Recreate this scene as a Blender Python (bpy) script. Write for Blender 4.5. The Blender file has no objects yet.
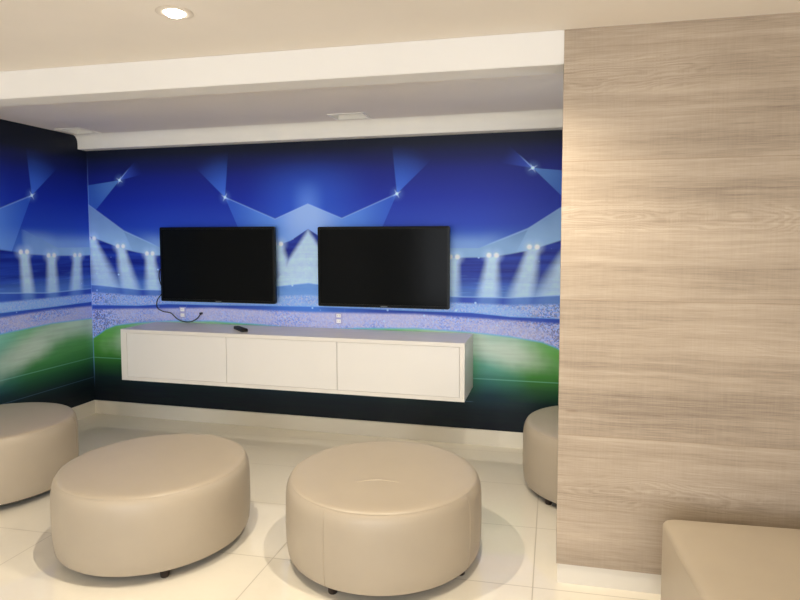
import bpy, bmesh, math, random
from mathutils import Vector, Matrix
C = bpy.context.scene.collection
PI = math.pi
random.seed(4)

# ------------------------------------------------------------------ colour helpers
def lin(c):
    c = c / 255.0
    return c / 12.92 if c <= 0.04045 else ((c + 0.055) / 1.055) ** 2.4
def rgb(r, g, b, k=1.0):
    return (lin(r) * k, lin(g) * k, lin(b) * k, 1.0)

# ------------------------------------------------------------------ node expressions
class G:
    """small expression builder on top of a material's node tree"""
    def __init__(self, name):
        self.m = bpy.data.materials.new(name); self.m.use_nodes = True
        self.t = self.m.node_tree; self.n = self.t.nodes; self.l = self.t.links
        self.bsdf = self.n['Principled BSDF']
        self.tc = None
    def put(self, sock, v):
        if isinstance(v, (int, float)): sock.default_value = v
        elif isinstance(v, tuple): sock.default_value = v
        else: self.l.new(v, sock)
    def math(self, op, a, b=0.0, c=0.0, clamp=False):
        nd = self.n.new('ShaderNodeMath'); nd.operation = op; nd.use_clamp = clamp
        self.put(nd.inputs[0], a); self.put(nd.inputs[1], b)
        if op in ('MULTIPLY_ADD',): self.put(nd.inputs[2], c)
        return nd.outputs[0]
    def add(self, a, b): return self.math('ADD', a, b)
    def sub(self, a, b): return self.math('SUBTRACT', a, b)
    def mul(self, *a):
        r = a[0]
        for x in a[1:]: r = self.math('MULTIPLY', r, x)
        return r
    def mn(self, a, b): return self.math('MINIMUM', a, b)
    def mx(self, a, b): return self.math('MAXIMUM', a, b)
    def mad(self, a, b, c): return self.math('MULTIPLY_ADD', a, b, c)
    def inv(self, a): return self.math('SUBTRACT', 1.0, a)
    def ss(self, v, a, b, o0=0.0, o1=1.0):
        """smoothstep of v from a (-> o0) to b (-> o1); a may exceed b"""
        if a > b: a, b, o0, o1 = b, a, o1, o0
        nd = self.n.new('ShaderNodeMapRange'); nd.interpolation_type = 'SMOOTHSTEP'
        self.put(nd.inputs['Value'], v)
        nd.inputs['From Min'].default_value = a; nd.inputs['From Max'].default_value = b
        nd.inputs['To Min'].default_value = o0; nd.inputs['To Max'].default_value = o1
        return nd.outputs[0]
    def lut(self, v, pts, dom, interp='LINEAR'):
        """piecewise linear function of v given as (x, y) points on the domain (lo, hi)"""
        lo, hi = dom
        ys = [p[1] for p in pts]; y0, y1 = min(ys), max(ys)
        if y1 - y0 < 1e-6: y1 = y0 + 1e-6
        x = self.math('DIVIDE', self.sub(v, lo), hi - lo, clamp=True)
        nd = self.n.new('ShaderNodeValToRGB'); cr = nd.color_ramp; cr.interpolation = interp
        cr.color_mode = 'RGB'
        es = cr.elements
        while len(es) < len(pts): es.new(0.5)
        order = sorted(pts)
        for i, (px, py) in enumerate(order): es[i].position = min(1, max(0, (px - lo) / (hi - lo)))
        for i, (px, py) in enumerate(order):
            q = (py - y0) / (y1 - y0); es[i].color = (q, q, q, 1)
        self.l.new(x, nd.inputs[0])
        return self.mad(nd.outputs[0], y1 - y0, y0)
    def ramp(self, v, pts, dom):
        """colour ramp: points are (x, (r,g,b) in sRGB 0-255)"""
        lo, hi = dom
        x = self.math('DIVIDE', self.sub(v, lo), hi - lo, clamp=True)
        nd = self.n.new('ShaderNodeValToRGB'); es = nd.color_ramp.elements
        while len(es) < len(pts): es.new(0.5)
        order = sorted(pts)
        for i, (px, c) in enumerate(order): es[i].position = min(1, max(0, (px - lo) / (hi - lo)))
        for i, (px, c) in enumerate(order): es[i].color = rgb(*c)
        self.l.new(x, nd.inputs[0])
        return nd.outputs[0]
    def mix(self, f, a, b, blend='MIX'):
        nd = self.n.new('ShaderNodeMix'); nd.data_type = 'RGBA'; nd.blend_type = blend
        nd.clamp_factor = True
        self.put(nd.inputs[0], f)
        for s, v in ((nd.inputs[6], a), (nd.inputs[7], b)):
            self.put(s, v)
        return nd.outputs[2]
    def coord(self):
        if self.tc is None:
            nd = self.n.new('ShaderNodeTexCoord'); self.tc = nd.outputs['Object']
        return self.tc
    def xyz(self):
        nd = self.n.new('ShaderNodeSeparateXYZ'); self.l.new(self.coord(), nd.inputs[0])
        return nd.outputs[0], nd.outputs[1], nd.outputs[2]
    def vec(self, x, y, z):
        nd = self.n.new('ShaderNodeCombineXYZ')
        for s, v in zip(nd.inputs, (x, y, z)): self.put(s, v)
        return nd.outputs[0]
    def scaled(self, sx, sy, sz, off=(0, 0, 0)):
        nd = self.n.new('ShaderNodeMapping'); self.l.new(self.coord(), nd.inputs[0])
        nd.inputs['Scale'].default_value = (sx, sy, sz); nd.inputs['Location'].default_value = off
        return nd.outputs[0]
    def noise(self, v, scale=1.0, detail=3.0, rough=0.5, dist=0.0):
        nd = self.n.new('ShaderNodeTexNoise')
        self.put(nd.inputs['Vector'], v)
        nd.inputs['Scale'].default_value = scale; nd.inputs['Detail'].default_value = detail
        nd.inputs['Roughness'].default_value = rough; nd.inputs['Distortion'].default_value = dist
        return nd.outputs[0], nd.outputs[1]
    def voronoi(self, v, scale):
        nd = self.n.new('ShaderNodeTexVoronoi'); self.put(nd.inputs['Vector'], v)
        nd.inputs['Scale'].default_value = scale
        return nd.outputs['Distance'], nd.outputs['Color']
    def bump(self, h, strength=0.2, dist=0.002):
        nd = self.n.new('ShaderNodeBump'); nd.inputs['Strength'].default_value = strength
        nd.inputs['Distance'].default_value = dist
        self.l.new(h, nd.inputs['Height']); self.l.new(nd.outputs[0], self.bsdf.inputs['Normal'])
    def out(self, col, rough=0.5, spec=0.5, metal=0.0):
        self.put(self.bsdf.inputs['Base Color'], col)
        self.put(self.bsdf.inputs['Roughness'], rough)
        self.bsdf.inputs['Specular IOR Level'].default_value = spec
        self.bsdf.inputs['Metallic'].default_value = metal
        return self.m

def paint(name, c, rough=0.6, spec=0.3, var=0.04, scale=6.0, bump=0.0, bscale=300.0, metal=0.0):
    g = G(name)
    f, _ = g.noise(g.coord(), scale, 4)
    a = rgb(*c); lo = tuple(x * (1 - var) for x in a[:3]) + (1,); hi = tuple(min(1, x * (1 + var)) for x in a[:3]) + (1,)
    col = g.mix(f, lo, hi)
    if bump:
        h, _ = g.noise(g.coord(), bscale, 2); g.bump(h, bump, 0.001)
    return g.out(col, rough, spec, metal)

def emitter(name, c, strength):
    g = G(name)
    g.bsdf.inputs['Base Color'].default_value = c
    g.bsdf.inputs['Emission Color'].default_value = c
    g.bsdf.inputs['Emission Strength'].default_value = strength
    return g.m

# ------------------------------------------------------------------ the stadium print on the two walls
MURAL_GAIN = (0.95, 1.22, 1.46)
def mural_material(name, axis, centre):
    g = G(name)
    x, y, z = g.xyz()
    u = x if axis == 'x' else y
    s = g.math('ABSOLUTE', g.sub(u, centre))
    D = (0.0, 3.0)
    def hp(a, b, w=0.004):
        """mask of the left side of the line a -> b in the (s, z) plane"""
        dx, dz = b[0] - a[0], b[1] - a[1]; L = math.hypot(dx, dz)
        nx, nz = -dz / L, dx / L
        d = g.mad(s, nx, g.mad(z, nz, -(nx * a[0] + nz * a[1])))
        return g.ss(d, -w, w)
    def dist(p):
        a = g.sub(s, p[0]); b = g.sub(z, p[1])
        return g.math('SQRT', g.mad(a, a, g.mul(b, b)))
    def c3(r, gg, b): return rgb(r, gg, b)
    soft, _ = g.noise(g.coord(), 3.2, 3)
    fine, _ = g.noise(g.coord(), 24, 4)
    # night sky
    col = g.ramp(z, [(2.32, (25, 26, 34)), (2.24, (26, 28, 42)), (2.14, (25, 30, 80)), (2.02, (25, 36, 122)),
                     (1.84, (27, 46, 152)), (1.64, (40, 68, 172)), (1.50, (70, 108, 192))], (1.4, 2.4))
    glow = g.mul(g.ss(s, 0.60, 0.0), g.ss(z, 2.22, 1.85))
    col = g.mix(g.mul(glow, 0.5), col, c3(62, 108, 214))
    col = g.mix(g.mul(g.ss(s, 0.16, 0.0), g.ss(z, 2.04, 1.80), 0.5), col, c3(120, 154, 226))
    col = g.mix(g.mul(g.ss(s, 1.15, 2.1), g.ss(z, 2.25, 1.95), 0.35), col, c3(24, 34, 116))
    A = (0.721, 1.870); B = (1.718, 2.032)
    # fans above and below the first spotlight
    fanA = g.mul(hp(A, (0.91, 2.045)), g.inv(hp(A, (0.695, 2.13))), g.ss(dist(A), 0.38, 0.02))
    col = g.mix(g.mul(fanA, 0.6), col, c3(76, 122, 222))
    P = g.lut(s, [(0.0, 1.806), (0.28, 1.690), (0.721, 1.870), (0.9, 1.94), (3.0, 2.3)], D)
    dP = g.sub(P, z)
    beam = g.mul(g.ss(dP, -0.003, 0.003), hp((0.610, 1.629), A, 0.003), g.ss(s, 0.73, 0.72))
    bcol = g.mix(g.ss(s, 0.30, 0.72), c3(104, 146, 220), c3(62, 106, 204))
    bcol = g.mix(g.mul(g.ss(s, 0.36, 0.05), g.ss(z, 1.50, 1.75, 0.75, 1.0)), bcol, c3(172, 190, 232))
    bcol = g.mix(g.ss(z, 1.66, 1.46, 0.0, 0.5), bcol, c3(140, 172, 220))
    col = g.mix(g.mul(beam, g.ss(s, 0.30, 0.72, 0.85, 0.55)), col, bcol)
    ridge = g.mul(g.ss(g.math('ABSOLUTE', dP), 0.010, 0.0), g.ss(s, 0.73, 0.70))
    col = g.mix(g.mul(ridge, 0.35), col, c3(178, 200, 238))
    # second spotlight, its wedge and thin upward fan
    wedge = g.mul(g.inv(hp(B, (2.05, 1.995), 0.003)), hp(B, (1.966, 1.785), 0.004))
    col = g.mix(g.mul(wedge, 0.62), col, g.mix(g.ss(dist(B), 0.05, 0.34), c3(104, 148, 206), c3(66, 108, 186)))
    fanB = g.mul(hp(B, (1.55, 2.20), 0.003), g.inv(hp(B, (1.44, 2.085), 0.006)), g.ss(dist(B), 0.24, 0.02))
    col = g.mix(g.mul(fanB, 0.5), col, c3(70, 96, 204))
    rayB = g.mul(g.ss(g.math('ABSOLUTE', g.sub(hp(B, (1.55, 2.20), 0.010), 0.5)), 0.5, 0.1), g.ss(s, 1.72, 1.71), g.ss(dist(B), 0.16, 0.02))
    col = g.mix(g.mul(rayB, 0.6), col, c3(170, 190, 235))
    # pale canopy roof above the floodlights
    Vz = g.lut(s, [(0.0, 1.606), (0.63, 1.606), (0.95, 1.463), (1.34, 1.463), (1.69, 1.602), (2.05, 1.835), (3.0, 2.3)], D)
    dV = g.sub(Vz, z)
    haze = g.mul(g.ss(g.sub(z, Vz), 0.17, 0.0), g.ss(z, 1.63, 1.50), g.ss(s, 0.61, 0.66), g.ss(s, 1.62, 1.30))
    col = g.mix(g.mul(haze, 0.72), col, c3(150, 174, 216))
    under = g.mul(g.ss(dV, -0.003, 0.003), g.ss(s, 0.60, 0.64))
    canopy = g.mix(g.ss(z, 1.80, 1.42), c3(34, 64, 140), c3(150, 176, 206))
    canopy = g.mix(g.mul(g.ss(s, 1.1, 0.62), 0.5), canopy, c3(70, 108, 196))
    canopy = g.mix(g.ss(soft, 0.35, 0.7, 0.0, 0.3), canopy, c3(170, 194, 224))
    col = g.mix(g.mul(under, g.ss(s, 0.62, 1.0, 0.6, 0.9)), col, canopy)
    edge = g.mul(g.ss(g.math('ABSOLUTE', dV), 0.012, 0.0), g.ss(s, 1.34, 1.45))
    col = g.mix(g.mul(edge, 0.45), col, c3(180, 202, 232))
    tri = g.mul(hp((1.653, 1.525), (1.69, 1.60), 0.006), g.ss(z, 1.60, 1.595), g.ss(dV, 0.0, 0.01), g.ss(s, 1.95, 1.70))
    tri2 = g.mul(g.inv(hp((1.653, 1.525), (1.69, 1.60), 0.006)), g.ss(dV, 0.0, 0.01), g.ss(s, 1.50, 1.69))
    low = g.mul(hp((1.653, 1.525), (1.69, 1.60), 0.006), g.ss(dV, 0.0, 0.01), g.ss(z, 1.595, 1.600), g.ss(s, 1.66, 1.70))
    col = g.mix(g.mul(low, 0.30), col, c3(58, 96, 178))
    col = g.mix(g.mul(tri2, 0.40), col, c3(172, 198, 226))
    # inside of the stadium under the roof edge
    Rz = g.lut(s, [(0.0, 1.613), (0.15, 1.52), (0.30, 1.475), (0.50, 1.448), (0.70, 1.416), (0.90, 1.402), (1.20, 1.395),
                   (1.40, 1.398), (1.56, 1.422), (1.70, 1.450), (1.90, 1.515), (2.05, 1.565), (3.0, 1.9)], D)
    dR = g.sub(Rz, z)
    bowl = g.ss(dR, -0.006, 0.010)
    st, _ = g.noise(g.vec(g.mul(u, 1.5), 0.0, g.mul(z, 26.0)), 1.0, 3)
    inner = g.mix(g.ss(st, 0.3, 0.7), c3(20, 32, 122), c3(38, 64, 160))
    inner = g.mix(g.ss(z, 1.32, 1.12, 0.0, 0.35), inner, c3(60, 92, 180))
    lights = [(0.26, 1.492, 0.17, 0.10), (0.63, 1.435, 0.655, 0.060), (0.885, 1.403, 0.885, 0.064), (1.155, 1.398, 1.13, 0.072),
              (1.44, 1.411, 1.41, 0.085), (1.728, 1.472, 1.65, 0.100), (2.02, 1.540, 1.885, 0.165)]
    shaft = None
    for (ls, lz, bs, bw) in lights:
        k = g.math('DIVIDE', g.sub(lz, z), lz - 1.10)                    # 0 at the lamp, 1 at the stand
        cx = g.mad(k, bs - ls, ls); hw = g.mad(k, bw - 0.042, 0.042)
        d = g.math('DIVIDE', g.math('ABSOLUTE', g.sub(s, cx)), hw)
        m = g.mul(g.ss(d, 1.45, 0.25), g.ss(k, 1.7, 0.9), g.ss(k, -0.02, 0.04), g.ss(k, 0.1, 1.1, 1.0, 0.82))
        shaft = m if shaft is None else g.mx(shaft, m)
    centre_cone = g.ss(g.sub(s, g.mul(g.sub(1.60, z), 0.72)), 0.03, -0.03)
    shaft = g.mx(shaft, g.mul(centre_cone, 0.95))
    shaft = g.mul(shaft, g.ss(st, 0.2, 0.8, 0.80, 1.0), g.ss(fine, 0.2, 0.8, 0.9, 1.05))
    inner = g.mix(g.ss(z, 1.26, 1.10, 0.0, 0.40), inner, c3(120, 160, 214))
    inner = g.mix(g.mul(shaft, 0.92), inner, c3(222, 234, 240))
    # stands: three edges following the bowl
    rows, _ = g.noise(g.vec(g.mul(u, 6.0), 0.0, g.mul(z, 70.0)), 1.0, 2)
    inner = g.mix(g.mul(g.ss(rows, 0.55, 0.75), g.ss(z, 1.36, 1.15), 0.30), inner, c3(120, 158, 214))
    T1 = g.lut(s, [(0, 1.185), (0.4, 1.14), (0.85, 1.103), (1.28, 1.103), (1.57, 1.104), (1.9, 1.128), (3.0, 1.2)], D)
    T2 = g.lut(s, [(0, 1.09), (0.4, 1.07), (0.86, 1.062), (1.28, 1.056), (1.57, 1.050), (1.9, 1.066), (3.0, 1.1)], D)
    T3 = g.lut(s, [(0, 1.0), (0.86, 0.989), (1.28, 0.988), (1.57, 0.966), (1.9, 0.962), (3.0, 0.94)], D)
    T4 = g.lut(s, [(0, 0.952), (0.86, 0.964), (1.28, 0.948), (1.57, 0.938), (1.9, 0.925), (3.0, 0.88)], D)
    T5 = g.lut(s, [(0, 0.815), (0.45, 0.842), (0.86, 0.856), (1.28, 0.842), (1.57, 0.820), (1.8, 0.788), (1.9, 0.752), (1.95, 0.718), (2.05, 0.66), (3.0, 0.4)], D)
    def below(T, w=0.006): return g.ss(g.sub(T, z), -w, w)
    def line(T, w, off=0.0): return g.ss(g.math('ABSOLUTE', g.sub(g.sub(T, off), z)), w, w * 0.2)
    vd, vc = g.voronoi(g.coord(), 105)
    sp = g.n.new('ShaderNodeSeparateColor'); g.l.new(vc, sp.inputs[0])
    pinch = g.ss(s, 1.55, 1.95)                                         # contrasty crowd far from the centre
    crowd = g.mix(sp.outputs[0], c3(106, 120, 196), c3(178, 188, 228))
    crowd = g.mix(g.mul(g.ss(sp.outputs[1], 0.66, 0.78), 0.6), crowd, c3(226, 188, 190))
    crowd = g.mix(g.mul(g.ss(sp.outputs[2], 0.66, 0.76), g.mad(pinch, 0.60, 0.18)), crowd, c3(66, 58, 126))
    pale, _ = g.noise(g.vec(g.mul(u, 2.4), 0.0, g.mul(z, 9.0)), 1.0, 3)
    crowd1 = g.mix(g.mul(g.ss(pale, 0.35, 0.65, 0.1, 0.75), g.ss(s, 2.0, 1.5, 0.4, 1.0)), crowd, c3(160, 184, 224))
    crowd2 = g.mix(g.mul(g.ss(pale, 0.32, 0.62, 0.15, 0.7), g.ss(s, 2.0, 1.6, 0.35, 1.0)), crowd, c3(206, 186, 206))
    band = g.mix(soft, c3(36, 52, 150), c3(62, 92, 182))
    band = g.mix(g.mul(g.ss(s, 0.7, 0.0), 0.55), band, c3(92, 142, 214))
    col2 = g.mix(below(T1), inner, g.mix(g.mul(shaft, 0.6), band, c3(140, 174, 216)))
    col2 = g.mix(below(T2, 0.012), col2, g.mix(g.ss(s, 1.9, 0.8, 0.0, 0.35), crowd1, c3(150, 184, 226)))
    col2 = g.mix(below(T3), col2, band)
    col2 = g.mix(below(T4, 0.014), col2, crowd2)
    col2 = g.mix(g.mul(line(T1, 0.008), 0.38), col2, c3(178, 206, 230))
    col2 = g.mix(g.mul(line(T3, 0.006), 0.45), col2, c3(120, 175, 225))
    # tiny flashes
    fd, fc = g.voronoi(g.coord(), 13.0)
    fs = g.n.new('ShaderNodeSeparateColor'); g.l.new(fc, fs.inputs[0])
    flash = g.mul(g.ss(fd, 0.16, 0.05), g.ss(z, 0.86, 0.9), g.ss(fs.outputs[0], 0.45, 0.75))
    col2 = g.mix(g.mul(flash, 0.8), col2, c3(205, 222, 245))
    col = g.mix(bowl, col, col2)
    # floodlight lamps on the roof edge
    for (ls, lz, bs, bw) in lights:
        dd = g.mn(dist((ls - 0.027, lz)), dist((ls + 0.027, lz)))
        col = g.mix(g.mul(g.ss(dd, 0.075, 0.0), 0.55), col, c3(206, 216, 236))
        col = g.mix(g.ss(dd, 0.026, 0.010), col, c3(255, 238, 230))
    # spotlights with a cross flare
    for P in (A, B):
        ax = g.math('ABSOLUTE', g.mad(g.sub(s, P[0]), 0.87, g.mul(g.sub(z, P[1]), 0.5))); az = g.math('ABSOLUTE', g.mad(g.sub(z, P[1]), 0.87, g.mul(g.sub(s, P[0]), -0.5)))
        cross = g.mx(g.mul(g.ss(ax, 0.045, 0.0), g.ss(az, 0.008, 0.0)), g.mul(g.ss(az, 0.045, 0.0), g.ss(ax, 0.008, 0.0)))
        col = g.mix(g.mx(g.ss(dist(P), 0.017, 0.006), g.mul(cross, 0.75)), col, c3(240, 246, 255))
        col = g.mix(g.mul(g.ss(dist(P), 0.07, 0.0), 0.22), col, c3(150, 185, 240))
    # pitch
    green = g.ramp(z, [(0.12, (22, 22, 30)), (0.24, (22, 25, 31)), (0.33, (26, 40, 40)), (0.43, (40, 80, 40)), (0.55, (70, 128, 46)),
                       (0.70, (102, 158, 68)), (0.84, (130, 180, 112))], (0.1, 0.9))
    teal = g.ramp(z, [(0.12, (22, 22, 30)), (0.26, (22, 27, 36)), (0.38, (30, 54, 62)), (0.48, (58, 108, 94)), (0.60, (108, 160, 134)),
                      (0.84, (140, 190, 166))], (0.1, 0.9))
    pitch = g.mix(g.ss(g.add(s, g.mul(g.sub(soft, 0.5), 0.3)), 1.78, 1.42), green, teal)
    pitch = g.mix(g.mul(g.ss(s, 0.3, 0.7), g.ss(s, 1.42, 1.2), 0.8), pitch, green)
    for (ms, mz, ra, rb, sh, k) in ((1.50, 0.715, 0.36, 0.115, -0.22, 0.9), (0.66, 0.68, 0.40, 0.12, 0.30, 0.85), (1.15, 0.80, 0.34, 0.10, 0.0, 0.55)):
        a = g.math('DIVIDE', g.sub(s, ms), ra); b = g.math('DIVIDE', g.sub(g.mad(g.sub(s, ms), -sh, z), mz), rb)
        rr = g.math('SQRT', g.mad(a, a, g.mul(b, b)))
        rr = g.add(rr, g.mul(g.sub(soft, 0.5), 1.1))
        pitch = g.mix(g.mul(g.ss(rr, 1.5, 0.0), k), pitch, c3(214, 208, 182))
    turf, _ = g.noise(g.vec(g.mul(u, 3.0), 0.0, g.mul(z, 40.0)), 1.0, 4)
    pitch = g.mix(g.ss(turf, 0.3, 0.75, 0.0, 0.16), pitch, c3(30, 60, 40))
    pl = g.ss(g.math('ABSOLUTE', g.sub(z, 0.497)), 0.006, 0.001)
    pitch = g.mix(g.mul(pl, 0.30), pitch, c3(150, 200, 175))
    pl2 = g.ss(g.math('ABSOLUTE', g.sub(z, 0.322)), 0.005, 0.001)
    pitch = g.mix(g.mul(pl2, g.ss(s, 1.32, 1.28), 0.3), pitch, c3(110, 130, 150))
    col = g.mix(below(T5), col, pitch)
    col = g.mix(g.mul(line(T5, 0.011), 0.5), col, c3(96, 168, 214))
    # joints between the printed sheets
    for j in ((0.947, 2.345) if axis == 'x' else (-1.1,)):
        jm = g.ss(g.math('ABSOLUTE', g.sub(u, j)), 0.003, 0.001)
        col = g.mix(g.mul(jm, g.ss(z, 1.05, 0.95), g.ss(z, 0.5, 0.6), 0.3), col, c3(150, 165, 205))
    if axis == 'x':
        col = g.mix(g.mul(g.ss(u, 0.016, 0.006), g.ss(z, 0.2, 0.5), g.ss(z, 2.3, 1.8), 0.55), col, c3(128, 152, 205))
    col = g.mix(1.0, col, (MURAL_GAIN[0], MURAL_GAIN[1], MURAL_GAIN[2], 1.0), 'MULTIPLY')
    h, _ = g.noise(g.coord(), 220, 2); g.bump(h, 0.05, 0.001)
    return g.out(col, 0.42, 0.2)

# ------------------------------------------------------------------ other materials
def wood_material(name):
    g = G(name); x, y, z = g.xyz()
    H = 0.590; z0 = 0.085
    row = g.math('FLOOR', g.math('DIVIDE', g.sub(z, z0), H))
    off = g.mul(row, 3.71)
    zz = g.add(z, g.mul(row, 1.37)); xx = g.add(x, off)
    warp, _ = g.noise(g.vec(g.mul(xx, 1.1), row, g.mul(zz, 5.0)), 1.6, 3)
    wz = g.add(zz, g.mul(g.sub(warp, 0.5), 0.05))
    blot, _ = g.noise(g.vec(g.mul(xx, 0.8), row, g.mul(zz, 2.2)), 1.0, 3, 0.5)
    broad, _ = g.noise(g.vec(g.mul(xx, 0.30), row, g.mul(wz, 9.0)), 1.3, 4, 0.6)
    streak, _ = g.noise(g.vec(g.mul(xx, 0.8), row, g.mul(wz, 60.0)), 1.0, 5, 0.66)
    fib, _ = g.noise(g.vec(g.mul(xx, 7.0), row, g.mul(zz, 240.0)), 1.0, 3, 0.65)
    saw, _ = g.noise(g.vec(g.mul(xx, 130.0), row, g.mul(zz, 6.0)), 1.0, 3, 0.6)
    # cathedral figure in the middle of each board
    cz = g.sub(g.sub(z, z0), g.mul(g.add(row, 0.60), H))
    xw = g.sub(g.math('FRACT', g.add(g.mul(xx, 0.55), 0.25)), 0.55)
    rad = g.math('SQRT', g.mad(xw, g.mul(xw, 0.10), g.mul(cz, g.mul(cz, 9.0))))
    rad = g.add(rad, g.mul(g.sub(warp, 0.5), 0.45)); rad = g.add(rad, g.mul(g.sub(saw, 0.5), 0.02))
    ring = g.math('SINE', g.mul(rad, 210.0))
    zone = g.mul(g.ss(g.math('ABSOLUTE', cz), 0.10, 0.04), g.ss(blot, 0.40, 0.58))
    tone = g.mad(g.sub(broad, 0.5), 0.55, 0.54)
    tone = g.mad(g.sub(blot, 0.5), 0.65, tone)
    tone = g.mad(g.sub(streak, 0.5), 0.50, tone)
    tone = g.mad(g.sub(fib, 0.5), 0.55, tone)
    tone = g.mad(g.sub(saw, 0.5), 0.15, tone)
    tone = g.mad(g.mul(ring, zone), 0.075, tone)
    col = g.ramp(tone, [(0.0, (104, 90, 77)), (0.28, (132, 118, 103)), (0.52, (162, 147, 129)), (0.8, (184, 169, 151)), (1.0, (202, 190, 174))], (0, 1))
    fr = g.math('FRACT', g.math('DIVIDE', g.sub(z, z0), H))
    joint = g.mx(g.ss(fr, 0.006, 0.001), g.ss(fr, 0.994, 0.999))
    col = g.mix(g.mul(joint, 0.35), col, rgb(120, 96, 72))
    kd, kc = g.voronoi(g.vec(g.mul(xx, 1.3), row, g.mul(zz, 4.5)), 1.0)
    col = g.mix(g.mul(g.ss(kd, 0.05, 0.01), 0.35), col, rgb(112, 90, 70))
    h = g.mad(fib, 0.6, g.mul(streak, 0.6)); g.bump(h, 0.12, 0.001)
    return g.out(col, 0.5, 0.25)

def floor_material(name):
    g = G(name); x, y, z = g.xyz()
    W, HH = 1.217, 0.558
    yy = g.mad(x, -0.047, y)
    gx = g.math('FRACT', g.math('DIVIDE', g.sub(x, 1.413), W)); gy = g.math('FRACT', g.math('DIVIDE', g.add(yy, 1.403), HH))
    dx = g.mul(g.mn(gx, g.inv(gx)), W); dy = g.mul(g.mn(gy, g.inv(gy)), HH)
    gro = g.ss(g.mn(dx, dy), 0.0032, 0.0012)
    n1, _ = g.noise(g.coord(), 1.7, 4); n2, _ = g.noise(g.coord(), 40, 3)
    col = g.mix(n1, rgb(226, 219, 203), rgb(234, 228, 214))
    col = g.mix(g.mul(n2, 0.12), col, rgb(200, 190, 170))
    col = g.mix(g.mul(gro, 0.75), col, rgb(150, 140, 120))
    ro = g.mix(gro, (0.035, 0.035, 0.035, 1), (0.5, 0.5, 0.5, 1))
    m = g.out(col, 0.1, 1.0)
    g.l.new(ro, g.bsdf.inputs['Roughness'])
    return m

def leather_material(name, c):
    g = G(name)
    n1, _ = g.noise(g.coord(), 5.0, 4); 
    vd, vc = g.voronoi(g.coord(), 420)
    n2, _ = g.noise(g.coord(), 26, 3)
    a = rgb(*c)
    col = g.mix(n1, tuple(v * 0.94 for v in a[:3]) + (1,), tuple(v * 1.05 for v in a[:3]) + (1,))
    g.bump(g.mad(n2, 0.6, g.mul(vd, 0.35)), 0.16, 0.002)
    return g.out(col, 0.40, 0.42)

M = {
 'wall': paint('wall_paint', (226, 222, 214), 0.7, 0.2, 0.02),
 'ceiling': paint('ceiling_paint', (230, 223, 214), 0.8, 0.15, 0.02),
 'beam': paint('beam_paint', (221, 219, 215), 0.7, 0.2, 0.015),
 'base': paint('baseboard_lacquer', (236, 232, 220), 0.35, 0.4, 0.015),
 'base2': paint('low_baseboard_lacquer', (212, 206, 194), 0.4, 0.3, 0.015),
 'mural_b': mural_material('stadium_print_wide', 'x', 2.045),
 'mural_l': mural_material('stadium_print_side', 'y', -1.30),
 'wood': wood_material('washed_oak_boards'),
 'floor': floor_material('polished_tiles'),
 'leather': leather_material('beige_leather', (166, 154, 136)),
 'leather_seam': paint('seam_thread', (170, 157, 138), 0.6, 0.3),
 'under': paint('dark_underside_cloth', (46, 38, 32), 0.9, 0.1),
 'foot': paint('dark_foot', (40, 28, 22), 0.5, 0.4),
 'lacquer': paint('white_lacquer', (222, 219, 213), 0.28, 0.4, 0.01),
 'carcass': paint('white_carcass', (220, 216, 208), 0.30, 0.45, 0.01),
 'gap': paint('shadow_gap_board', (150, 140, 122), 0.7, 0.2),
 'tvframe': paint('black_plastic', (13, 14, 15), 0.35, 0.15, 0.1),
 'screen': paint('dark_screen', (13, 15, 16), 0.14, 0.05, 0.08, 3),
 'logo': paint('grey_logo', (120, 122, 124), 0.4, 0.5),
 'cable': paint('black_rubber', (22, 24, 36), 0.5, 0.3),
 'remote': paint('remote_plastic', (20, 19, 17), 0.45, 0.3),
 'button': paint('remote_buttons', (58, 58, 56), 0.6, 0.3),
 'plate': paint('pale_plate', (172, 176, 226), 0.4, 0.4),
 'socket': paint('white_socket', (252, 252, 255), 0.35, 0.4),
 'slot': paint('socket_slot', (150, 150, 160), 0.6, 0.2),
 'trim': paint('white_trim', (240, 238, 230), 0.5, 0.3),
 'ring': paint('downlight_ring', (214, 204, 190), 0.4, 0.5),
 'frost': paint('frosted_cover', (214, 210, 196), 0.45, 0.4),
 'glow': emitter('lit_lamp', (1.0, 0.93, 0.80, 1), 30.0),
 'fill_glow': emitter('fill_panel_glow', (1.0, 0.96, 0.90, 1), 4.0),
}

# ------------------------------------------------------------------ mesh helpers
def obj(name, bm, mat, parent=None, smooth=False):
    bmesh.ops.recalc_face_normals(bm, faces=bm.faces[:])
    me = bpy.data.meshes.new(name); bm.to_mesh(me); bm.free()
    if isinstance(mat, (list, tuple)):
        for m in mat: me.materials.append(m)
    else: me.materials.append(mat)
    if smooth:
        for p in me.polygons: p.use_smooth = True
    o = bpy.data.objects.new(name, me); C.objects.link(o)
    if smooth:
        try: me.set_sharp_from_angle(angle=math.radians(38))
        except Exception: pass
    if parent: o.parent = parent
    return o
def struct(name, bm, mat, **k):
    o = obj(name, bm, mat, **k); o['kind'] = 'structure'; return o
def thing(name, label, cat, loc=(0, 0, 0), rz=0.0, group=None):
    o = bpy.data.objects.new(name, None); C.objects.link(o); o.empty_display_size = 0.1
    o.location = loc; o.rotation_euler = (0, 0, rz)
    return tag(o, label, cat, group)
def tag(o, label, cat, group=None):
    o['label'] = label; o['category'] = cat
    if group: o['group'] = group
    return o
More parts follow.
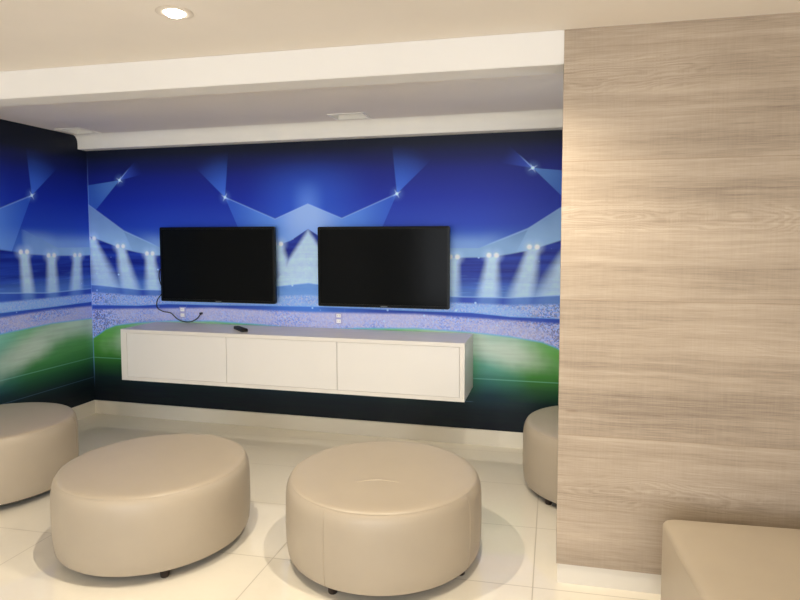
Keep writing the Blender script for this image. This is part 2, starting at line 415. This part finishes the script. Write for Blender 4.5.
def box(bm, x0, x1, y0, y1, z0, z1, bevel=0.0, seg=2):
    r = bmesh.ops.create_cube(bm, size=1.0)
    vs = r['verts']
    for v in vs:
        v.co = Vector(((x0 + x1) / 2 + v.co.x * (x1 - x0), (y0 + y1) / 2 + v.co.y * (y1 - y0), (z0 + z1) / 2 + v.co.z * (z1 - z0)))
    if bevel:
        es = set(e for v in vs for e in v.link_edges)
        bmesh.ops.bevel(bm, geom=list(es), offset=bevel, segments=seg, profile=0.5, affect='EDGES')
    return bm
def BM(): return bmesh.new()
def bx(*a, **k): return box(BM(), *a, **k)
def lathe(bm, prof, seg=96, c=(0, 0)):
    rings = []
    for (r, z) in prof:
        if r < 1e-5: rings.append([bm.verts.new((c[0], c[1], z))])
        else: rings.append([bm.verts.new((c[0] + r * math.cos(2 * PI * i / seg), c[1] + r * math.sin(2 * PI * i / seg), z)) for i in range(seg)])
    for a, b in zip(rings, rings[1:]):
        for i in range(seg):
            j = (i + 1) % seg
            if len(a) == 1 and len(b) == 1: continue
            if len(a) == 1: bm.faces.new((a[0], b[i], b[j]))
            elif len(b) == 1: bm.faces.new((a[i], a[j], b[0]))
            else: bm.faces.new((a[i], a[j], b[j], b[i]))
    return bm
def tube(bm, pts, r, seg=8, sub=6, taper=None):
    P = [Vector(p) for p in pts]
    path = []
    for i in range(len(P) - 1):
        p0 = P[max(i - 1, 0)]; p1 = P[i]; p2 = P[i + 1]; p3 = P[min(i + 2, len(P) - 1)]
        for k in range(sub):
            t = k / sub
            path.append(0.5 * ((2 * p1) + (p2 - p0) * t + (2 * p0 - 5 * p1 + 4 * p2 - p3) * t * t + (3 * p1 - p0 - 3 * p2 + p3) * t ** 3))
    path.append(P[-1])
    rings = []; up = Vector((0, 1, 0.01))
    for i, p in enumerate(path):
        d = (path[min(i + 1, len(path) - 1)] - path[max(i - 1, 0)]).normalized()
        a = d.cross(up)
        if a.length < 1e-4: a = d.cross(Vector((1, 0, 0)))
        a.normalize(); b = d.cross(a).normalized()
        rings.append([bm.verts.new(p + a * r * math.cos(2 * PI * k / seg) + b * r * math.sin(2 * PI * k / seg)) for k in range(seg)])
    for a, b in zip(rings, rings[1:]):
        for k in range(seg): bm.faces.new((a[k], a[(k + 1) % seg], b[(k + 1) % seg], b[k]))
    bm.faces.new(rings[0]); bm.faces.new(rings[-1][::-1])
    return bm
def prism_x(bm, prof, x0, x1):
    """closed (y, z) profile swept along x"""
    a = [bm.verts.new((x0, y, z)) for y, z in prof]; b = [bm.verts.new((x1, y, z)) for y, z in prof]
    n = len(prof)
    for i in range(n): bm.faces.new((a[i], a[(i + 1) % n], b[(i + 1) % n], b[i]))
    bm.faces.new(a[::-1]); bm.faces.new(b)
    return bm
def poly_prism(bm, pts, z0, z1):
    a = [bm.verts.new((x, y, z0)) for x, y in pts]; b = [bm.verts.new((x, y, z1)) for x, y in pts]
    n = len(pts)
    for i in range(n): bm.faces.new((a[i], a[(i + 1) % n], b[(i + 1) % n], b[i]))
    bm.faces.new(a[::-1]); bm.faces.new(b)
    return bm
def rounded_rect(w, h, r, n=6):
    pts = []
    for cx, cy, a0 in ((w / 2 - r, h / 2 - r, 0), (-w / 2 + r, h / 2 - r, 90), (-w / 2 + r, -h / 2 + r, 180), (w / 2 - r, -h / 2 + r, 270)):
        for k in range(n + 1):
            a = math.radians(a0 + 90 * k / n); pts.append((cx + r * math.cos(a), cy + r * math.sin(a)))
    return pts

# ------------------------------------------------------------------ the room
XR, YF, HC = 6.6, -9.0, 2.404          # hidden extents of the room behind the camera, ceiling height
XA = 5.05                              # end of the alcove behind the partition
def yp(x): return -1.720 + 0.031 * (x - 3.95)     # front line of beam and partition
PT = 0.15
struct('floor', bx(-0.1, XR + 0.1, YF - 0.1, 0.1, -0.1, 0.0), M['floor'])
struct('wall_back', bx(-0.1, XA + 0.1, 0.0, 0.1, 0.0, HC + 0.1), M['wall'])
struct('wall_left', bx(-0.1, 0.0, YF - 0.1, 0.0, 0.0, HC + 0.1), M['wall'])
struct('wall_right', bx(XR, XR + 0.1, YF - 0.1, yp(XR), 0.0, HC + 0.1), M['wall'])
WX0, WX1, WZ0, WZ1 = 1.0, 6.2, 0.08, 2.34      # wide window behind the camera
bm = BM()
box(bm, 0.0, WX0, YF - 0.1, YF, 0.0, HC + 0.1); box(bm, WX1, XR, YF - 0.1, YF, 0.0, HC + 0.1)
box(bm, WX0, WX1, YF - 0.1, YF, 0.0, WZ0); box(bm, WX0, WX1, YF - 0.1, YF, WZ1, HC + 0.1)
struct('wall_front', bm, M['wall'])
bm = BM(); nb = 4
for k in range(nb + 1):
    xx = WX0 + 0.025 + (WX1 - WX0 - 0.05) * k / nb; box(bm, xx - 0.025, xx + 0.025, YF - 0.08, YF - 0.03, WZ0, WZ1)
for zz in (WZ0 + 0.025, WZ1 - 0.025): box(bm, WX0 + 0.05, WX1 - 0.05, YF - 0.075, YF - 0.035, zz - 0.025, zz + 0.025)
struct('window_1', bm, M['trim'])
pl = bpy.data.lights.new('window_portal', 'AREA'); pl.shape = 'RECTANGLE'; pl.size = WX1 - WX0; pl.size_y = WZ1 - WZ0; pl.cycles.is_portal = True
po = bpy.data.objects.new('window_portal', pl); C.objects.link(po); po.location = ((WX0 + WX1) / 2, YF - 0.09, (WZ0 + WZ1) / 2); po.rotation_euler = (PI / 2, 0, PI)
po.rotation_euler = (PI / 2, 0, 0)
AY0, AY1, AZ0, AZ1 = -1.15, -0.60, 1.10, 1.95   # unseen window added at the alcove end to brighten the console side
bm = BM()
box(bm, XA, XA + 0.1, yp(XA) + PT, AY0, 0.0, HC + 0.1); box(bm, XA, XA + 0.1, AY1, 0.0, 0.0, HC + 0.1)
box(bm, XA, XA + 0.1, AY0, AY1, 0.0, AZ0); box(bm, XA, XA + 0.1, AY0, AY1, AZ1, HC + 0.1)
struct('wall_alcove', bm, M['wall'])
bm = BM()
for a, b in ((AY0, AY0 + 0.03), (AY1 - 0.03, AY1)): box(bm, XA + 0.03, XA + 0.08, a, b, AZ0, AZ1)
for a, b in ((AZ0, AZ0 + 0.03), (AZ1 - 0.03, AZ1)): box(bm, XA + 0.035, XA + 0.075, AY0 + 0.03, AY1 - 0.03, a, b)
struct('fill_window', bm, M['trim'])
p2 = bpy.data.lights.new('alcove_portal', 'AREA'); p2.shape = 'RECTANGLE'; p2.size = AZ1 - AZ0; p2.size_y = AY1 - AY0; p2.cycles.is_portal = True
q2 = bpy.data.objects.new('alcove_portal', p2); C.objects.link(q2); q2.location = (XA + 0.09, (AY0 + AY1) / 2, (AZ0 + AZ1) / 2); q2.rotation_euler = (0, PI / 2, 0)

# recessed square lamps of the alcove ceiling: openings in the ceiling slab
RECESS = [(2.378, 2.612, -0.372, -0.205), (0.085, 0.285, -0.395, -0.185)]
bm = BM()
xs = sorted(set([0.0, XR] + [v for r in RECESS for v in r[:2]])); ys = sorted(set([YF, 0.0] + [v for r in RECESS for v in r[2:]]))
for i in range(len(xs) - 1):
    for j in range(len(ys) - 1):
        cx, cy = (xs[i] + xs[i + 1]) / 2, (ys[j] + ys[j + 1]) / 2
        if any(a < cx < b and c < cy < d for a, b, c, d in RECESS): continue
        box(bm, xs[i], xs[i + 1], ys[j], ys[j + 1], HC, HC + 0.1)
bmesh.ops.remove_doubles(bm, verts=bm.verts[:], dist=1e-5)
inner = [f for f in bm.faces if False]
struct('ceiling', bm, M['ceiling'])

# beam across the room, in line with the partition
bm = BM(); poly_prism(bm, [(0.0, yp(0)), (3.946, yp(3.946)), (3.946, yp(3.946) + PT), (0.0, yp(0) + PT)], 2.263, HC)
bmesh.ops.bevel(bm, geom=bm.edges[:], offset=0.003, segments=2, affect='EDGES')
struct('ceiling_beam', bm, M['beam'])
# partition clad in washed oak boards, with its own low baseboard
bm = BM(); poly_prism(bm, [(3.946, yp(3.946)), (XR, yp(XR)), (XR, yp(XR) + PT), (3.946, yp(3.946) + PT)], 0.09, HC)
struct('wall_partition', bm, M['wood'])
bm = BM(); poly_prism(bm, [(3.951, yp(3.951) + 0.006), (XR, yp(XR) + 0.006), (XR, yp(XR) + PT - 0.006), (3.951, yp(3.951) + PT - 0.006)], 0.0, 0.09)
struct('baseboard_partition', bm, M['base2'])
# baseboards
def base_prof(t, h): return [(0, 0), (-t, 0), (-t, h - 0.006), (-t + 0.006, h), (0, h)]
bm = BM(); prism_x(bm, base_prof(0.016, 0.116), 0.0, XA); struct('baseboard_back', bm, M['base'])
bm = BM()
a = [(0, 0), (0.016, 0), (0.016, 0.110), (0.010, 0.116), (0, 0.116)]
v0 = [bm.verts.new((x, -0.016, z)) for x, z in a]; v1 = [bm.verts.new((x, YF, z)) for x, z in a]
for i in range(5): bm.faces.new((v0[i], v0[(i + 1) % 5], v1[(i + 1) % 5], v1[i]))
bm.faces.new(v0); bm.faces.new(v1[::-1]); struct('baseboard_left', bm, M['base'])
# cove moulding above the mural
cove = [(0, 2.290), (-0.098, 2.290), (-0.100, 2.292), (-0.100, 2.335)]
for k in range(1, 9):
    a = k / 8 * PI / 2
    cove.append((-0.100 - 0.05 * (1 - math.cos(a)), 2.335 + 0.069 * math.sin(a)))
cove.append((0, HC))
bm = BM(); prism_x(bm, cove, 0.0, XA); struct('trim_1', bm, M['trim'], smooth=True)

# the printed stadium covering, one sheet set per wall
tag(obj('stadium_mural', bx(0.003, XA, -0.003, 0.0, 0.116, 2.290), M['mural_b']),
    'wide floodlit stadium mural on the wall behind the screens and console', 'mural', 'stadium wall murals')
tag(obj('stadium_mural', bx(0.0, 0.003, -1.69, 0.0, 0.116, HC), M['mural_l']),
    'floodlit stadium mural on the side wall, beside the corner and running up to the ceiling', 'mural', 'stadium wall murals')

# ------------------------------------------------------------------ floating console
X0, X1, Z0, Z1, YD = 0.653, 3.348, 0.433, 0.833, -0.440
con = thing('floating_console', 'long white floating console with three plain doors, fixed to the mural wall', 'console', (2.0, 0, Z0))
def cpart(name, bm, mat, **k):
    for v in bm.verts: v.co -= Vector((2.0, 0, Z0))
    return obj(name, bm, mat, con, **k)
T = 0.028
cpart('top_board', bx(X0, X1, YD, -0.003, Z1 - T, Z1, bevel=0.002), M['carcass'])
cpart('bottom_board', bx(X0, X1, YD, -0.003, Z0, Z0 + T, bevel=0.002), M['carcass'])
cpart('side_board', bx(X0, X0 + 0.052, YD, -0.003, Z0 + T, Z1 - T, bevel=0.001), M['carcass'])
cpart('side_board', bx(X1 - 0.034, X1, YD, -0.003, Z0 + T, Z1 - T, bevel=0.001), M['carcass'])
cpart('back_board', bx(X0 + 0.052, X1 - 0.034, -0.4, -0.003, Z0 + T, Z1 - T), M['gap'])
cuts = [X0 + 0.052, 1.567, 2.440, X1 - 0.034]
for i in range(3):
    a, b = cuts[i], cuts[i + 1]
    cpart('door', bx(a + 0.0018, b - 0.0018, YD + 0.0015, YD + 0.024, Z0 + T + 0.0014, Z1 - T - 0.0014, bevel=0.001), M['lacquer'])

# ------------------------------------------------------------------ television screens
def television(cx, label, w=1.03, h=0.608, zc=1.323):
    t = thing('television', label, 'television', (cx, -0.003, zc), 0, 'wall mounted televisions')
    def part(name, bm, mat, par=t, **k): return obj(name, bm, mat, par, **k)
    bm = BM(); pts = rounded_rect(w, h, 0.012)
    # casing: bevelled shell deeper in the middle
    def ring(sx, y): return [bm.verts.new((x * sx[0], y, z * sx[1])) for x, z in pts]
    rs = [ring((1, 1), -0.088), ring((1.0, 1.0), -0.062), ring((0.985, 0.975), -0.052), ring((0.80, 0.78), -0.034)]
    for a, b in zip(rs, rs[1:]):
        n = len(a)
        for i in range(n): bm.faces.new((a[i], a[(i + 1) % n], b[(i + 1) % n], b[i]))
    fr = [bm.verts.new((x * (1 - 0.034 / w), -0.090, z * (1 - 0.040 / h))) for x, z in pts]
    n = len(fr)
    for i in range(n): bm.faces.new((rs[0][i], rs[0][(i + 1) % n], fr[(i + 1) % n], fr[i]))
    fr2 = [bm.verts.new((v.co.x, -0.085, v.co.z)) for v in fr]
    for i in range(n): bm.faces.new((fr[i], fr[(i + 1) % n], fr2[(i + 1) % n], fr2[i]))
    bm.faces.new(fr2); bm.faces.new(rs[-1])
    part('casing', bm, M['tvframe'])
    sw, sh = w - 0.036, h - 0.042
    part('screen', bx(-sw / 2, sw / 2, -0.0875, -0.0845, -sh / 2, sh / 2), M['screen'])
    part('logo', bx(-0.022 + 0.012, 0.030 + 0.012, -0.0915, -0.0885, -h / 2 + 0.006, -h / 2 + 0.012, bevel=0.0008), M['logo'])
    part('wall_bracket', bx(-0.2, 0.2, -0.036, 0.0, -0.12, 0.12, bevel=0.004), M['tvframe'])
    return t
tv1 = television(1.285, 'black flat screen with a loose black cable hanging at its lower corner', zc=1.325)
tv2 = television(2.672, 'black flat screen above the middle of the console, no cable hanging from it', zc=1.320, w=1.022)

# cable hanging from the first screen to its plug
cab = thing('power_cable', 'thin black cable drooping from the screen down to the console top', 'cable', (0.80, -0.05, 0.92))
pts = [(0.757, -0.05, 1.30), (0.733, -0.055, 1.265), (0.728, -0.055, 1.215), (0.742, -0.055, 1.16), (0.758, -0.045, 1.10),
       (0.740, -0.05, 1.07), (0.697, -0.045, 1.02), (0.695, -0.045, 0.96), (0.745, -0.04, 0.928), (0.818, -0.035, 0.914), (0.872, -0.03, 0.868),
       (0.935, -0.03, 0.846), (1.005, -0.03, 0.848), (1.060, -0.028, 0.876), (1.090, -0.022, 0.912)]
bm = BM(); tube(bm, [(x - 0.80, y + 0.05, z - 0.92) for x, y, z in pts], 0.0042)
obj('cord', bm, M['cable'], cab, smooth=True)
bm = BM(); box(bm, 1.082 - 0.8, 1.100 - 0.8, 0.02, 0.046, 0.908 - 0.92, 0.926 - 0.92, bevel=0.003)
obj('plug', bm, M['cable'], cab)

# sockets on the mural
def outlet(cx, zt, zb, label, w=0.036):
    t = thing('wall_outlet', label, 'outlet', (cx, -0.003, (zt + zb) / 2), 0, 'wall outlets under the screens')
    hh = (zt - zb) / 2
    obj('cover_plate', bx(-0.030, 0.030, -0.004, 0, -hh - 0.022, hh + 0.022, bevel=0.0015), M['plate'], t)
    for s in (1, -1):
        k = obj('socket', bx(-w / 2, w / 2, -0.009, -0.003, s * hh - 0.014, s * hh + 0.014, bevel=0.002), M['socket'], t)
        bm = BM()
        for q in (-0.007, 0.007): box(bm, q - 0.0015, q + 0.0015, -0.0096, -0.0088, s * hh - 0.003, s * hh + 0.003)
        obj('slot', bm, M['slot'], k)
    return t
outlet(0.910, 0.943, 0.897, 'pale wall outlet with two white sockets beside the drooping cable')
outlet(2.296, 0.934, 0.891, 'pale wall outlet with two white sockets under the cable-free screen')

# remote control lying on the console
rc = thing('remote_control', 'black remote control lying on top of the white console', 'remote', (1.592, -0.268, Z1), math.radians(-42))
bm = BM(); pts = rounded_rect(0.215, 0.05, 0.016)
pr = [(1.0, 1.0, 0.0), (1.02, 1.04, 0.008), (1.0, 1.0, 0.018), (0.95, 0.86, 0.022)]
rings = [[bm.verts.new((x * a * (1.0), y * b * (1.0 if x > 0 else 0.86), z)) for x, y in pts] for a, b, z in pr]
for a, b in zip(rings, rings[1:]):
    for i in range(len(a)): bm.faces.new((a[i], a[(i + 1) % len(a)], b[(i + 1) % len(b)], b[i]))
bm.faces.new(rings[0][::-1]); bm.faces.new(rings[-1])
obj('body', bm, M['remote'], rc, smooth=True)
bm = BM()
for i in range(7):
    for j in range(3): box(bm, -0.085 + i * 0.024, -0.073 + i * 0.024, -0.015 + j * 0.011, -0.007 + j * 0.011, 0.0215, 0.0235, bevel=0.0008)
obj('keypad', bm, M['button'], rc)

# ------------------------------------------------------------------ round ottomans
def ottoman_parts(t, feet_angle, seam_angles, R=0.468, h=1.0):
    k = R / 0.468
    def hz(z): return 0.043 + (z - 0.043) * h if z > 0.043 else z
    prof = [(0.0, 0.043), (0.440, 0.043), (0.452, 0.047), (0.459, 0.060), (0.465, 0.11), (0.468, 0.19), (0.467, 0.27), (0.4665, 0.325), (0.463, 0.362), (0.457, 0.384), (0.4495, 0.3965), (0.4470, 0.3996), (0.0, 0.3996)]
    bm = BM(); lathe(bm, [(r * k, hz(z)) for r, z in prof]); obj('side_cover', bm, M['leather'], t, smooth=True)
    prof = [(0.0, 0.4), (0.4465, 0.4), (0.4467, 0.4015), (0.4440, 0.4050), (0.436, 0.4096), (0.421, 0.4130), (0.395, 0.4150), (0.32, 0.4165), (0.20, 0.417), (0.0, 0.4175)]
    bm = BM(); lathe(bm, [(r * k, hz(z)) for r, z in prof]); obj('seat_top', bm, M['leather'], t, smooth=True)
    bm = BM(); lathe(bm, [(0.0, 0.036), (0.430 * k, 0.036), (0.436 * k, 0.043), (0.0, 0.043)]); obj('base_board', bm, M['under'], t)
    for i in range(4):
        a = feet_angle + i * PI / 2
        c = (0.408 * k * math.cos(a), 0.408 * k * math.sin(a))
        bm = BM(); lathe(bm, [(0.0, 0.0), (0.017, 0.0), (0.020, 0.004), (0.023, 0.036), (0.0, 0.036)], 20, c); obj('foot', bm, M['foot'], t, smooth=True)
    for a in seam_angles:
        P = [((r * k + 0.0003) * math.cos(a), (r * k + 0.0003) * math.sin(a), hz(z)) for r, z in [(0.452, 0.048), (0.459, 0.060), (0.465, 0.11), (0.468, 0.19), (0.467, 0.27), (0.4665, 0.325), (0.463, 0.362), (0.457, 0.384), (0.4495, 0.3965)]]
        bm = BM(); tube(bm, P, 0.0014, 6, 3); obj('side_seam', bm, M['leather_seam'], t, smooth=True)
def ottoman(x, y, label, feet_angle, seams, R=0.468, h=0.965):
    t = thing('round_ottoman', label, 'ottoman', (x, y, 0), 0, 'round beige leather ottomans')
    ottoman_parts(t, feet_angle, seams, R, h); return t
rad = math.radians
ottoman(0.610, -1.500, 'round beige leather ottoman against the side mural, cut by the edge of the photo', rad(20), [rad(150), rad(30)], R=0.445, h=1.03)
ottoman(1.956, -1.790, 'round beige leather ottoman, smooth unseamed side, between the side-wall ottoman and the creased one', rad(-49), [rad(60), rad(140)])
creased = ottoman(3.127, -1.634, 'round beige leather ottoman with a creased top and two upright side seams', rad(-106.5), [rad(-107), rad(-20), rad(90)], R=0.474)
ottoman(4.200, -0.640, 'round beige leather ottoman half hidden behind the wood-clad partition', rad(-137.6), [rad(60), rad(-60)], R=0.455, h=1.01)

# fold in the leather on the top of the creased one
bm = BM(); tube(bm, [(-0.085, -0.176, 0.4024), (-0.041, -0.147, 0.4036), (0.006, -0.126, 0.4042), (0.054, -0.124, 0.4036), (0.108, -0.129, 0.4024)], 0.0034, 8, 6)
obj('leather_crease', bm, M['leather'], creased, smooth=True)
# ------------------------------------------------------------------ bench pouf beside the partition
bt = thing('bench_pouf', 'square-cornered beige leather bench standing against the wood-clad partition', 'bench', (4.912, -2.318, 0), rad(4.0))
bw, bd = 1.08, 0.92
bm = BM(); poly_prism(bm, rounded_rect(bw, bd, 0.035, 8), 0.038, 0.404)
obj('side_cover', bm, M['leather'], bt, smooth=True)
bm = BM(); pts = rounded_rect(bw, bd, 0.035, 8)
pr = [(0.0, 0.405), (0.001, 0.412), (0.006, 0.422), (0.016, 0.429), (0.035, 0.434), (0.10, 0.440), (0.25, 0.444)]
rings = []
for ins, z in pr: rings.append([bm.verts.new((x * (1 - 2 * ins / bw), y * (1 - 2 * ins / bd), z)) for x, y in pts])
for a, b in zip(rings, rings[1:]):
    for i in range(len(a)): bm.faces.new((a[i], a[(i + 1) % len(a)], b[(i + 1) % len(b)], b[i]))
bm.faces.new(rings[0][::-1]); bm.faces.new(rings[-1]); obj('seat_top', bm, M['leather'], bt, smooth=True)
obj('base_board', bx(-bw / 2 + 0.03, bw / 2 - 0.03, -bd / 2 + 0.03, bd / 2 - 0.03, 0.030, 0.038), M['under'], bt)
for sx in (-1, 1):
    for sy in (-1, 1):
        bm = BM(); lathe(bm, [(0, 0), (0.017, 0), (0.020, 0.004), (0.024, 0.030), (0, 0.030)], 20, (sx * (bw / 2 - 0.09), sy * (bd / 2 - 0.09)))
        obj('foot', bm, M['foot'], bt, smooth=True)

# ------------------------------------------------------------------ lamps
def recessed_square(r, label):
    x0, x1, y0, y1 = r; cx, cy = (x0 + x1) / 2, (y0 + y1) / 2; w, d = x1 - x0, y1 - y0
    t = thing('recessed_ceiling_lamp', label, 'ceiling lamp', (cx, cy, HC), 0, 'unlit square ceiling lamps')
    bm = BM(); e = 0.016; hz = -0.006
    for a in ((-w / 2 - e, w / 2 + e, -d / 2 - e, -d / 2 + 0.004), (-w / 2 - e, w / 2 + e, d / 2 - 0.004, d / 2 + e), (-w / 2 - e, -w / 2 + 0.004, -d / 2 + 0.004, d / 2 - 0.004), (w / 2 - 0.004, w / 2 + e, -d / 2 + 0.004, d / 2 - 0.004)):
        box(bm, a[0], a[1], a[2], a[3], hz, -0.0003)
    obj('frame', bm, M['trim'], t)
    bm = BM(); k = 0.003
    for a in ((-w / 2, w / 2, -d / 2, -d / 2 + k), (-w / 2, w / 2, d / 2 - k, d / 2), (-w / 2, -w / 2 + k, -d / 2 + k, d / 2 - k), (w / 2 - k, w / 2, -d / 2 + k, d / 2 - k)):
        box(bm, a[0], a[1], a[2], a[3], 0.0, 0.045)
    obj('housing', bm, M['trim'], t)
    obj('cover', bx(-w / 2, w / 2, -d / 2, d / 2, 0.045, 0.05), M['frost'], t)
recessed_square(RECESS[0], 'unlit square lamp recessed in the alcove ceiling above the gap between the screens')
recessed_square(RECESS[1], 'unlit square lamp recessed in the alcove ceiling by the mural corner')

WARM = (1.0, 0.88, 0.69)
SKY = 6.9
def downlight(x, y, label, energy, blend=0.85, size=144):
    t = thing('recessed_downlight', label, 'ceiling lamp', (x, y, HC), 0, 'lit round downlights')
    bm = BM(); lathe(bm, [(0.041, -0.0005), (0.070, -0.0005), (0.071, -0.002), (0.066, -0.004), (0.045, -0.005), (0.041, -0.004), (0.041, -0.0005)], 40)
    obj('ring', bm, M['ring'], t, smooth=True)
    bm = BM(); lathe(bm, [(0.0, -0.020), (0.012, -0.019), (0.023, -0.0155), (0.032, -0.010), (0.038, -0.005), (0.041, -0.0006), (0.0, -0.0006)], 32)
    obj('lamp', bm, M['glow'], t, smooth=True)
    l = bpy.data.lights.new('downlight_beam', 'SPOT'); l.energy = energy; l.color = WARM; l.spot_size = rad(size); l.spot_blend = blend; l.shadow_soft_size = 0.014
    o = bpy.data.objects.new('downlight_beam', l); C.objects.link(o); o.location = (x, y, HC - 0.06)
    return t
E_DOWN = 94
downlight(2.480, -2.295, 'lit round downlight in the ceiling above the two front ottomans', E_DOWN)
downlight(3.640, -2.270, 'lit round downlight in the ceiling just in front of the wood-clad partition', E_DOWN)

# unseen glowing ceiling panels, added as soft fill from behind the camera
def fill_panel(x, y, label):
    t = thing('unseen_fill_panel', label, 'ceiling lamp', (x, y, HC), 0, 'added fill panels behind the viewer')
    bm = BM()
    for a in ((-0.31, 0.31, -0.31, -0.29), (-0.31, 0.31, 0.29, 0.31), (-0.31, -0.29, -0.29, 0.29), (0.29, 0.31, -0.29, 0.29)): box(bm, a[0], a[1], a[2], a[3], -0.012, -0.0005)
    obj('frame', bm, M['trim'], t)
    obj('diffuser', bx(-0.29, 0.29, -0.29, 0.29, -0.009, -0.001), M['fill_glow'], t)
for (x, y) in ((1.3, -5.2), (3.3, -5.2), (5.3, -5.2), (1.3, -7.4), (3.3, -7.4), (5.3, -7.4)):
    fill_panel(x, y, 'unseen square fill panel added on the ceiling behind the viewer')

# ------------------------------------------------------------------ world, camera, view
w = bpy.data.worlds.new('room_air'); bpy.context.scene.world = w; w.use_nodes = True
w.node_tree.nodes['Background'].inputs[0].default_value = (0.95, 0.985, 1.05, 1); w.node_tree.nodes['Background'].inputs[1].default_value = SKY
cam = bpy.data.cameras.new('camera'); co = bpy.data.objects.new('camera', cam); C.objects.link(co)
f = 597.5513
cam.sensor_fit = 'HORIZONTAL'; cam.sensor_width = 36.0; cam.lens = f / 800 * 36.0
cam.shift_x = -2.14 / 800; cam.shift_y = -22.84 / 800
R3 = Matrix(((0.96932144, -0.01423933, 0.24538376), (0.2457939, 0.06079831, -0.96741352), (-0.00114359, 0.9980485, 0.06243305)))
co.matrix_world = Matrix.Translation((3.9157347, -4.37786195, 1.52441428)) @ R3.to_4x4()
cam.clip_start = 0.05
sc = bpy.context.scene; sc.camera = co
vs = sc.view_settings
sc.display_settings.display_device = 'sRGB'
vs.view_transform = 'Standard'; vs.look = 'None'; vs.gamma = 1.0; vs.use_curve_mapping = False
vs.exposure = 0.0
sc.cycles.max_bounces = 10; sc.cycles.diffuse_bounces = 7; sc.cycles.glossy_bounces = 4
sc.cycles.use_denoising = True
sc.cycles.sample_clamp_indirect = 6.0
